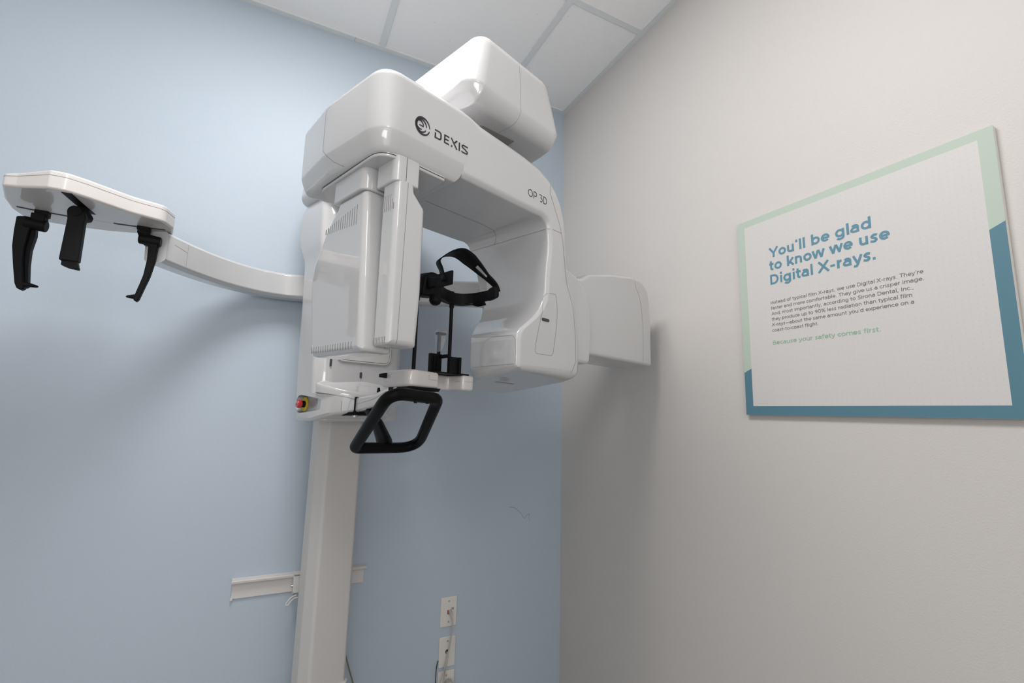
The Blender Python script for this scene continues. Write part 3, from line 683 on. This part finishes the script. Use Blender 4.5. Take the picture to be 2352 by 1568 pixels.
# service hatch on the front of the tube head
hp = [(.986, 1.783), (1.022, 1.787), (1.030, 1.74), (1.026, 1.69), (1.013, 1.622), (1.006, 1.612), (.941, 1.611), (.935, 1.622), (.955, 1.70), (.978, 1.775)]
hp = [tuple(v) for v in rpoly([(a, z, .006) for a, z in hp], 3)]
bv = bvh_of(uni)
gh = seam_geo(bv, [G(a, .8, z) for a, z in hp], .0012, closed=True, direction=(0, 1, 0)); part('hatch_gap', gh, 'seam', uni, smooth=False)
slotplate('hatch_slot', uni, .9775, 1.7065, .031, .0085, .8, fn=G, m='grayd')
for a, b in ((.95, .91), (.946, 1.066)):
    meshobj('screw_cap', *cyl(G(a, b, 2.004), G(a, b, 2.0002), .0055, 16), M['seam'], uni)
for k, (a, b, w_, d_) in enumerate(((.925, .90, .035, .003), (.945, .915, .04, .003), (.955, .93, .035, .003), (.985, .955, .07, .012))):
    q = [G(a+dx, b+dy, 1.50) for dx, dy in ((-w_/2, -d_/2), (w_/2, -d_/2), (w_/2, d_/2), (-w_/2, d_/2))]
    hh = [bv.ray_cast(p, Vector((0, 0, 1)))[0] for p in q]
    if all(hh): meshobj('rating_label', [h_-Vector((0, 0, .0006)) for h_ in hh], [(0, 1, 2, 3)], mat('faint_print', (.46, .46, .46), .5) if k == 0 else bpy.data.materials['faint_print'], uni, smooth=False)
# underside tray of the left housing
tp = rpoly([(.462, .818, .045), (.630, .818, .006), (.645, 1.120, .02), (.50, 1.125, .04), (.464, 1.09, .03)], 6)
tray = part('sensor_rail_cover', prism(tp, 1.988, 1.9765, .0, lambda x, y, d: G(x, y, d), bev2=.003), 'white')
seam('panel_seam', tray, [[G(x, y, 1.983) for x, y in tp[-18:]+tp[:9]]], .0022, 'grayd', lift=.0004)

# ---- sensor heads
def gb(outl, d0, d1, bev, mode, seg=4, bev2=None):
    fn = (lambda x, y, d: G(d, x, y)) if mode == 'bz' else (lambda x, y, d: G(x, d, y))
    return prism(outl, d0, d1, bev, fn, seg, bev2)
so = rpoly([(.868, 1.570, .010), (.893, 1.928, .016), (1.013, 1.930, .008), (1.018, 1.914, .012), (1.040, 1.900, .02), (1.076, 1.862, .02), (1.120, 1.800, .03), (1.131, 1.755, .03), (1.095, 1.572, .012)], 4)
sl = part('large_sensor_head', gb(so, .4745, .548, .014, 'bz', bev2=.008), 'white', ang=40)
def vprism(outl, z0, z1, bev): return prism(outl, z0, z1, bev, lambda x, y, d: G(x, y, d))
sc_ = part('large_sensor_collar', vprism(rpoly([(.470, .893, .022), (.554, .893, .01), (.554, 1.028, .004), (.470, 1.028, .004)], 5), 1.926, 1.99, .004), 'white', ang=40)
seam('panel_seam', sl, [[G(.532, .87, 1.90), G(.532, .86, 1.75), G(.532, .85, 1.58)]], .0014)
seam('panel_seam', sc_, [[G(.528, .89, 1.985), G(.528, .89, 1.93)]], .0016, 'grayd')
sr = rpoly([(.502, 1.583, .006), (.502, 1.945, .004), (.547, 1.945, .004), (.549, 1.917, .006), (.577, 1.888, .014), (.5785, 1.70, .01), (.573, 1.583, .006)], 4)
s2 = part('small_sensor_head', gb(sr, .812, .868, .013, 'az', bev2=.008), 'white', ang=40)
c2 = part('small_sensor_collar', vprism(rpoly([(.496, .812, .017), (.557, .812, .008), (.557, .885, .006), (.496, .885, .004)], 5), 1.928, 1.988, .004), 'white', ang=40)
seam('panel_seam', s2, [[G(.528, .812, 1.935), G(.526, .812, 1.75), G(.524, .812, 1.584)]], .0014)
seam('panel_seam', c2, [[G(.522, .81, 1.986), G(.522, .81, 1.928)]], .0014, 'grayd')
part('pivot_disc', cyl(G(.570, .885, 1.955), G(.590, .885, 1.955), .023, 28), 'seam')
# vents
def vents(parent, n, p0, p1, mode, const, w=.0022):
    parts = []
    for i in range(n):
        t = i/(n-1); c0 = p0[0]+(p1[0]-p0[0])*t; hi = p0[1]+(p1[1]-p0[1])*t; lo = p0[2]+(p1[2]-p0[2])*t
        if len(p0) > 3:
            hi = min(hi, p0[3](c0))
        o = rrect(c0-w/2, c0+w/2, lo, hi, w*.45, 2)
        parts.append(prism(o, const+.001, const-.0004, 0, (lambda x, y, d: G(d, x, y))))
    g = join(parts); return meshobj('vent_slots', g[0], g[1], M['seam'], parent, smooth=False)
vents(sl, 15, (1.066, 1.876, 1.862), (.922, 1.897, 1.851), True, .4745)
for i, top in enumerate([0]): pass
vents(sl, 17, (1.088, 1.594, 1.580), (.904, 1.593, 1.577), True, .4745)
vents(s2, 5, (.8635, 1.906, 1.870), (.834, 1.904, 1.866), False, .5022, .0018)
vents(s2, 2, (.827, 1.892, 1.868), (.822, 1.882, 1.868), False, .5022, .0018)
vents(s2, 8, (.8635, 1.600, 1.586), (.8235, 1.600, 1.586), False, .5022, .0022)

# ---- lettering on the beam
def decal(name, V, F, a, z, sx, sy, m='ink', b=.7994, parent=None):
    P = [G(a+v[0]*sx, b-(.00005*v[2] if len(v) > 2 else 0), z+v[1]*sy) for v in V]; return meshobj(name, P, F, M[m], parent or uni, smooth=False)
def gs(lines, w):
    return join([([(q[0], q[1], k % 5) for q in g_[0]], g_[1]) for k, g_ in enumerate(stroke_geo(l, w) for l in lines)])
w = .115
dex = [[(.0, .72-w/2), (.34, .72-w/2)]+arc(.36, .50, .22-w/2, .22-w/2, 90, 0, 6)+arc(.36, .22, .22-w/2, .22-w/2, 0, -90, 6)+[(w/2, w/2), (w/2, .46)],
       [(1.22, .72-w/2), (.78+w/2, .72-w/2), (.78+w/2, w/2), (1.22, w/2)], [(.84, .36), (1.18, .36)],
       [(1.38, .74), (1.92, -.02)], [(1.68, .44), (1.90, .72)], [(1.40, .0), (1.50, .135)],
       [(2.12, 0), (2.12, .72)],
       [(2.88, .62), (2.82, .72-w/2), (2.50, .72-w/2)]+arc(2.50, .54, .17-w/2+.02, .18-w/2, 90, 270, 8)+[(2.70, .36+.0)]+arc(2.72, .18+.0, .17-w/2+.02, .18-w/2, 90, -90, 8)+[(2.40, w/2), (2.34, .13)]]
v, f_ = gs(dex, w); decal('brand_name', v, f_, .5800, 2.0550, .0338, .0292)
# swirl emblem beside it
def cres(cx, cy, r, a0, a1, w0, w1, n=26):
    V, F = [], []
    for i in range(n+1):
        t = i/n; a = R(a0+(a1-a0)*t); ww = w0+(w1-w0)*math.sin(math.pi*t)**1.3
        c_, s_ = math.cos(a), math.sin(a); V += [(cx+(r)*c_, cy+(r)*s_), (cx+(r-ww)*c_, cy+(r-ww)*s_)]
    for i in range(n): F.append((2*i, 2*i+1, 2*i+3, 2*i+2))
    return V, F
em = join([cres(0, 0, 1.0, 5, 345, .12, .30), cres(-.18, .03, .74, 0, 180, .13, .20), cres(-.18, -.02, .74, 180, 335, .13, .16), cres(-.36, .06, .50, -8, 180, .12, .16), cres(-.36, -.02, .50, 180, 305, .12, .18), stroke_geo([(-.44, -.02), (.12, -.02)], .13)])
decal('emblem', em[0], em[1], .5475, 2.0665, .0200, .0215)
v, f_, _ = text_geo('OP 3D', .075, .03); decal('model_text', v, f_, .8950, 2.0350, .0252, .0300)

# ---- rear collar of the tube head
rc = rpoly([(1.03, 1.607, .01), (1.215, 1.607, .02), (1.226, 1.70, .06), (1.222, 1.78, .05), (1.204, 1.835, .02), (1.145, 1.872, .02), (1.03, 1.90, .01)], 6)
part('tube_head_rear', prism(rc, .815, 1.00, .012, lambda x, y, d: G(x, d, y)), 'white', ang=40)

# ================= UPPER HEAD (carries the rotating unit)
hp_ = [L(.632, .745, 2.176), L(.990, .742, 2.176), L(.670, .758, 2.378), L(.936, .758, 2.378), L(.632, 1.690, 2.168), L(1.03, 1.690, 2.168), L(.655, 1.680, 2.370), L(1.00, 1.680, 2.370)]
head = part('upper_head', hull(hp_, .041, 9), 'white', ang=60)
seam('panel_seam', head, [[L(.803, .765, 2.35), L(.803, .760, 2.26), L(.803, .755, 2.215), L(.799, .758, 2.180), L(.795, .775, 2.164), L(.790, .85, 2.164)]], .0013)
part('head_inset', prism(rpoly([(.735, .822, .012), (.846, .808, .004), (.862, .96, .01), (.752, .975, .01)], 4), 2.18, 2.1725, .0, lambda x, y, d: L(x, y, d)), 'seam')
part('swivel_bearing', cyl(L(.80, 1.02, 2.10), L(.80, 1.02, 2.19), .07, 48), 'white')

# ================= CEPHALOSTAT ARM AND ITS TWO ENDS
CS = 1.05
pathw = [(-.297, 1.525), (-.289, 1.541), (-.247, 1.612), (-.195, 1.683), (-.139, 1.737), (-.076, 1.776), (-.010, 1.792), (.045, 1.785), (.14, 1.753), (.28, 1.692), (.43, 1.632), (.55, 1.567), (.64, 1.523), (.80, 1.445), (.96, 1.365), (1.04, 1.325)]
pd = cr([(x, y, 0) for x, y in pathw], 5); rings = []
for i, p in enumerate(pd):
    t = (pd[min(i+1, len(pd)-1)]-pd[max(i-1, 0)]).normalized(); nn = Vector((-t.y, t.x, 0))   # away from the camera side
    o = rpoly([(0, 1.842, .008), (.012, 1.834, .008), (.062, 1.834, .012), (.066, 1.9206, .012), (.006, 1.9206, .008), (0, 1.912, .004)], 3)
    th_ = min(1, .85+i*.03); rings.append([Wd(p.x+nn.x*d*th_, p.y+nn.y*d*th_, z) for d, z in o])
carm = part('cephalostat_arm', loft(rings), 'white', ang=40)
seam('panel_seam', carm, [[Wd(-.285, 1.548, 1.893), Wd(-.262, 1.59, 1.887)], [Wd(-.258, 1.59, 1.912), Wd(-.258, 1.59, 1.845)]], .0012)
part('arm_mount', hull([L(a, b, z) for a in (.74, .94) for b in (1.60, 1.74) for z in (1.83, 1.93)], .004), 'column')
CS = 1.0
# head positioner slab
slo = rpoly([(-.607, 1.450, .012), (-.580, 1.443, .02), (-.515, 1.412, .012), (-.484, 1.412, .03), (-.452, 1.432, .04), (-.378, 1.492, .10), (-.312, 1.520, .03), (-.298, 1.575, .012), (-.310, 1.642, .01), (-.40, 1.672, .05), (-.47, 1.692, .05), (-.56, 1.70, .04), (-.648, 1.690, .02), (-.652, 1.62, .02), (-.638, 1.545, .02)], 5)
slab = part('head_positioner', prism(slo, 1.945, 1.992, .006, lambda x, y, d: Wd(x, y, d-(max(0, -.515-x)*.16 if d > 1.97 else 0)), 4), 'satin', ang=40)
bs = bvh_of(slab)
gl = seam_geo(bs, [Wd(x, y, 1.9785-max(0, -.515-x)*.10) for x, y in slo[0:54]], .0012); part('panel_seam', gl, 'seam', slab, smooth=False)
def slotw(pts, w, z): return ribbon([Wd(x, y, z) for x, y in pts], w, .001, wdir=(-.5, 1, 0))
part('guide_slot', slotw([(-.632, 1.592), (-.60, 1.600), (-.537, 1.606)], .008, 1.9446), 'grayd', slab, smooth=False)
part('guide_slot', slotw([(-.439, 1.606), (-.38, 1.602), (-.320, 1.592)], .008, 1.9446), 'grayd', slab, smooth=False)
part('guide_slot', ribbon([Wd(-.484, 1.422, 1.9446), Wd(-.480, 1.48, 1.9446), Wd(-.474, 1.555, 1.9446)], .020, .001, wdir=(1, .3, 0)), 'black', slab, smooth=False)
seam('panel_seam', slab, [[Wd(-.537, 1.606, 1.944), Wd(-.439, 1.606, 1.944)]], .0012)
# ear rods
def earrod(sgn, ax, stub, body, pin0, pin1):
    """ax = pivot x, body = list of (x, z) outline"""
    g = prism(rpoly([(x, z, .004) for x, z in body], 3), 1.593, 1.611, .003, lambda x, y, d: Wd(x, d, y))
    o = part('ear_rod', g, 'black', ang=40)
    return o
eb = [(-.630, 1.921), (-.612, 1.925), (-.600, 1.915), (-.601, 1.889), (-.6045, 1.842), (-.603, 1.806), (-.594, 1.745), (-.591, 1.736), (-.598, 1.731), (-.606, 1.736), (-.611, 1.748), (-.620, 1.795), (-.628, 1.842), (-.630, 1.884)]
e1 = earrod(1, 0, 0, eb, 0, 0)
meshobj('rod_flank', *prism(rpoly([(x, z, .003) for x, z in [(-.612, 1.905), (-.594, 1.905), (-.592, 1.88), (-.5965, 1.84), (-.595, 1.80), (-.589, 1.745), (-.596, 1.738), (-.606, 1.80), (-.611, 1.845)]], 2), 1.604, 1.622, .002, lambda x, y, d: Wd(x, d, y)), M['black'], e1)
meshobj('ear_pin', *tube([Wd(-.600, 1.60, 1.746), Wd(-.590, 1.60, 1.748), Wd(-.569, 1.60, 1.745), Wd(-.5665, 1.60, 1.745)], [.0075, .0068, .003, .001], 14), M['black'], e1)
meshobj('swivel', *cyl(Wd(-.614, 1.60, 1.910), Wd(-.571, 1.60, 1.9055), .0155, 22, bev=.003), M['black'], e1)
meshobj('mount_block', *join([hull([Wd(x, y, z) for x in (-.602, -.574) for y in (1.588, 1.612) for z in (1.915, 1.935)], .002), hull([Wd(x, y, z) for x in (-.597, -.570) for y in (1.590, 1.610) for z in (1.93, 1.946)], .001)]), M['black'], e1)
fb = [(-.383, 1.926), (-.340, 1.924), (-.334, 1.918), (-.332, 1.897), (-.334, 1.850), (-.341, 1.805), (-.352, 1.762), (-.358, 1.738), (-.363, 1.731), (-.369, 1.735), (-.3695, 1.744), (-.3625, 1.775), (-.356, 1.806), (-.3525, 1.850), (-.354, 1.893), (-.366, 1.895)]
e2 = part('ear_rod', prism(rpoly([(x, z, .003) for x, z in fb], 3), 1.593, 1.611, .003, lambda x, y, d: Wd(x, d, y)), 'black', ang=40)
meshobj('ear_pin', *tube([Wd(-.360, 1.602, 1.745), Wd(-.370, 1.602, 1.7455), Wd(-.386, 1.602, 1.744), Wd(-.388, 1.602, 1.744)], [.0075, .0068, .003, .001], 14), M['black'], e2)
meshobj('swivel', *cyl(Wd(-.378, 1.602, 1.912), Wd(-.328, 1.602, 1.909), .0145, 22, bev=.003), M['black'], e2)
meshobj('pivot_cap', *cyl(Wd(-.329, 1.601, 1.9085), Wd(-.3265, 1.601, 1.9085), .010, 20), M['grayd'], e2)
meshobj('mount_block', *join([hull([Wd(x, y, z) for x in (-.382, -.356) for y in (1.590, 1.612) for z in (1.925, 1.9315)], .001), hull([Wd(x, y, z) for x in (-.376, -.356) for y in (1.592, 1.610) for z in (1.918, 1.94)], .001), hull([Wd(x, y, z) for x in (-.384, -.355) for y in (1.590, 1.610) for z in (1.934, 1.946)], .001)]), M['black'], e2)
# nose rest
nb = rpoly([(-.502, 1.798, .004), (-.499, 1.904, .004), (-.503, 1.93, .02), (-.492, 1.942, .012), (-.475, 1.938, .014), (-.464, 1.918, .014), (-.4655, 1.90, .004), (-.4645, 1.798, .004)], 4)
nr = part('nose_rest', prism(nb, 1.492, 1.512, .003, lambda x, y, d: Wd(x, d, y)), 'black', ang=40)
meshobj('nose_pad', *hull([Wd(-.497, 1.495, 1.802), Wd(-.468, 1.495, 1.802), Wd(-.497, 1.508, 1.802), Wd(-.468, 1.508, 1.802), Wd(-.497, 1.495, 1.787), Wd(-.462, 1.495, 1.781), Wd(-.462, 1.510, 1.779), Wd(-.497, 1.508, 1.787), Wd(-.463, 1.495, 1.787), Wd(-.480, 1.495, 1.779)], .0015), M['black'], nr)
meshobj('pivot_cap', *cyl(Wd(-.4855, 1.4925, 1.926), Wd(-.4855, 1.4895, 1.926), .0125, 24), M['black'], nr)
meshobj('nose_bracket', *hull([Wd(-.488, 1.505, 1.915), Wd(-.472, 1.505, 1.915), Wd(-.466, 1.545, 1.918), Wd(-.478, 1.545, 1.914), Wd(-.488, 1.505, 1.948), Wd(-.472, 1.505, 1.948), Wd(-.463, 1.545, 1.930), Wd(-.478, 1.545, 1.946)], .003), M['black'], nr)

# right end: the box near the corner
CS = .945
bq, be, bd = Vector((.862, 1.205, 0)), Vector((.941, .338, 0)), Vector((-.338, .941, 0))
bo = rpoly([(-.09, 1.641, .004), (.4165, 1.641, .008), (.4165, 1.80, .10), (.400, 1.925, .05), (.345, 1.9555, .05), (.28, 1.955, .06), (.144, 1.933, .2), (.01, 1.903, .04), (-.03, 1.880, .03), (-.09, 1.868, .004)], 6)
def bfn(x, y, d): q = bq+be*x+bd*d; return Wd(q.x, q.y, y)
bx_ = part('secondary_collimator', prism(bo, 0, .215, .011, bfn, bev2=.05), 'white', ang=40)
seam('panel_seam', bx_, [[bfn(t, z, 0) for t, z in ((.300, 1.955), (.300, 1.925), (.325, 1.90), (.342, 1.86), (.351, 1.79), (.353, 1.70), (.350, 1.645))]], .0012)

# ================================================================== WALL RAIL BEHIND THE COLUMN
rail = empty('wall_rail', (.148, YB, .80)); tag(rail, 'short white enamelled wall rail fixed behind the column on the blue wall', 'wall rail')
RO = Vector(rail.location)
def rp(name, g, m, sm=False): return meshobj(name, [Vector(v)-RO for v in g[0]], g[1], m, rail, smooth=sm)
yb = YB
rp('rail_plate', box(-.073, .366, yb-.006, yb-.0005, .800, .858), M['rail'])
lp = prism(rpoly([(yb-.0005, .852, 0), (yb-.022, .852, .002), (yb-.024, .862, .003), (yb-.0005, .866, 0)], 3), -.075, .372, 0, lambda x, y, d: (d, x, y))
rp('top_lip', lp, M['rail'])
rp('bottom_hook', box(-.076, -.068, yb-.010, yb-.0005, .796, .803), M['rail'])
cl = empty('column_clamp', (.135, YB-.03, .83)); tag(cl, 'white triangular bracket with a looped lever between the wall rail and the column', 'bracket')
CO = Vector(cl.location)
def cp_(name, g, m, sm=True): return meshobj(name, [Vector(v)-CO for v in g[0]], g[1], m, cl, smooth=sm)
tri = prism(rpoly([(yb-.007, .862, .002), (yb-.060, .866, .002), (yb-.062, .815, .01), (yb-.045, .795, .006), (yb-.007, .800, .002)], 3), .117, .1205, .0005, lambda x, y, d: (d, x, y), 2)
cp_('bracket_plate', tri, M['rail'])
cp_('bracket_arm', box(.1195, .20, yb-.062, yb-.058, .812, .866), M['rail'], False)
cp_('screw', tube([(.112, yb-.035, .828), (.1175, yb-.035, .828)], .005, 14), M['steel'])
lo = cr([(.130, yb-.060, .803), (.117, yb-.062, .800), (.104, yb-.064, .788), (.099, yb-.064, .777), (.106, yb-.064, .776), (.114, yb-.063, .786), (.124, yb-.060, .794), (.135, yb-.060, .795)], 5)
cp_('lever_loop', tube(lo, .0025, 10), M['rail'])

# ================================================================== WALL PLATES
def wplate(z_top, x0=.6841):
    return prism(rrect(x0, x0+.070, z_top-.114, z_top, .002, 2), YB-.0003, YB-.006, .0, lambda x, y, d: (x, d, y), bev2=.003)
def plate(label, zt_, name='wall_plate'):
    r = empty(name, (.7191, YB, zt_-.057)); tag(r, label, 'wall plate'); o = Vector(r.location); g = wplate(zt_)
    meshobj('plate', [Vector(v)-o for v in g[0]], g[1], M['plate'], r)
    return r, o
def pscrew(r, o, z, x=.7191):
    meshobj('screw', *[lambda v: v][0:0] or cyl(Vector((x, YB-.005, z))-o, Vector((x, YB-.0072, z))-o, .0032, 12), M['steel'], r)
Zt1, Zt2 = 1.455-.7574, 1.455-.9091
p1, o1 = plate('upper white wall plate with a cable plugged into a network jack', Zt1)
pscrew(p1, o1, Zt1-.016); pscrew(p1, o1, Zt1-.095)
jc = box(.7125, .7275, YB-.0065, YB-.005, Zt1-.066, Zt1-.050); meshobj('jack', [Vector(v)-o1 for v in jc[0]], jc[1], mat('orange_jack', (.35, .06, .03), .5), p1, smooth=False)
v, f_, _ = text_geo('26', .15, .0); meshobj('handwriting', [Vector((.727+q[0]*.0105+q[1]*.003, YB-.0063, Zt1-.0505+q[1]*.0115))-o1 for q in v], f_, M['ink'], p1, smooth=False)
p2, o2 = plate('middle white blank wall plate with a round cable hole', Zt2)
pscrew(p2, o2, Zt2-.016); pscrew(p2, o2, Zt2-.095)
meshobj('cable_hole', *cyl(Vector((.7195, YB-.0055, Zt2-.056))-o2, Vector((.7195, YB-.0063, Zt2-.056))-o2, .0085, 24), M['grayd'], p2)
Zt3 = Zt2-.128
p3, o3 = plate('lowest white wall plate with a round plug, at the bottom edge', Zt3)
pscrew(p3, o3, Zt3-.016)
meshobj('socket', *prism(rrect(-.017, .017, Zt3-.052-o3.z, Zt3-.022-o3.z, .01, 4), YB-.005-o3.y, YB-.008-o3.y, 0, lambda x, y, d: (x, d, y)), M['plate'], p3)
plug = meshobj('power_plug', *cyl((.7265, YB-.008, Zt3-.042), (.7265, YB-.040, Zt3-.042), .0155, 24, bev=.004), M['cable']); tag(plug, 'round grey power plug in the lowest wall plate', 'plug')
# cables
nc = empty('network_cable', (.7205, YB-.012, Zt1-.058)); tag(nc, 'pale grey network cable hanging from the upper wall plate', 'cable'); no = Vector(nc.location)
cb = cr([(.7245, YB-.026, Zt1-.066), (.7285, YB-.030, Zt1-.088), (.7290, YB-.030, Zt1-.112), (.7255, YB-.026, Zt1-.150), (.7200, YB-.020, Zt1-.200), (.7135, YB-.016, Zt1-.255), (.7075, YB-.014, Zt1-.315), (.702, YB-.02, Zt1-.40), (.69, YB-.04, .10), (.68, YB-.06, .02)], 6)
g = tube(cb, .0029, 10); meshobj('cord', [Vector(q)-no for q in g[0]], g[1], M['cable'], nc)
g = hull([(x, y, z) for x, y, z in ((.717, YB-.006, Zt1-.050), (.731, YB-.006, Zt1-.050), (.717, YB-.006, Zt1-.062), (.731, YB-.006, Zt1-.062), (.7195, YB-.028, Zt1-.056), (.7305, YB-.028, Zt1-.056), (.7205, YB-.029, Zt1-.070), (.7285, YB-.029, Zt1-.070))], .0015); meshobj('connector', [Vector(q)-no for q in g[0]], g[1], M['cable'], nc)
cb = cr([(.7185, YB-.004, Zt2-.056), (.7165, YB-.014, Zt2-.064), (.7115, YB-.017, Zt2-.090), (.700, YB-.020, Zt2-.130), (.685, YB-.024, Zt2-.170), (.675, YB-.03, Zt2-.215), (.66, YB-.05, .10), (.65, YB-.08, .02)], 6)
c = meshobj('telephone_cable', *tube(cb, .0022, 8), M['cable']); tag(c, 'thin grey cable coming out of the hole in the middle wall plate', 'cable')
cb = cr([(.6835, YB-.004, 1.455-.993), (.6755, YB-.010, 1.455-1.012), (.6735, YB-.012, .40), (.672, YB-.012, .30), (.67, YB-.02, .02)], 6)
c = meshobj('black_cord', *tube(cb, .0016, 8), M['black']); tag(c, 'thin black cord running down left of the wall plates', 'cable')
cb = cr([(.290, YB-.05, .74), (.300, YB-.04, .64), (.318, YB-.03, .56), (.337, YB-.025, .50), (.3535, YB-.022, .45), (.375, YB-.02, .36), (.41, YB-.03, .15), (.42, YB-.06, .02)], 6)
c = meshobj('ground_cable', *tube(cb, .0024, 8), M['olive']); tag(c, 'thin olive cable hanging down right of the machine column', 'cable')
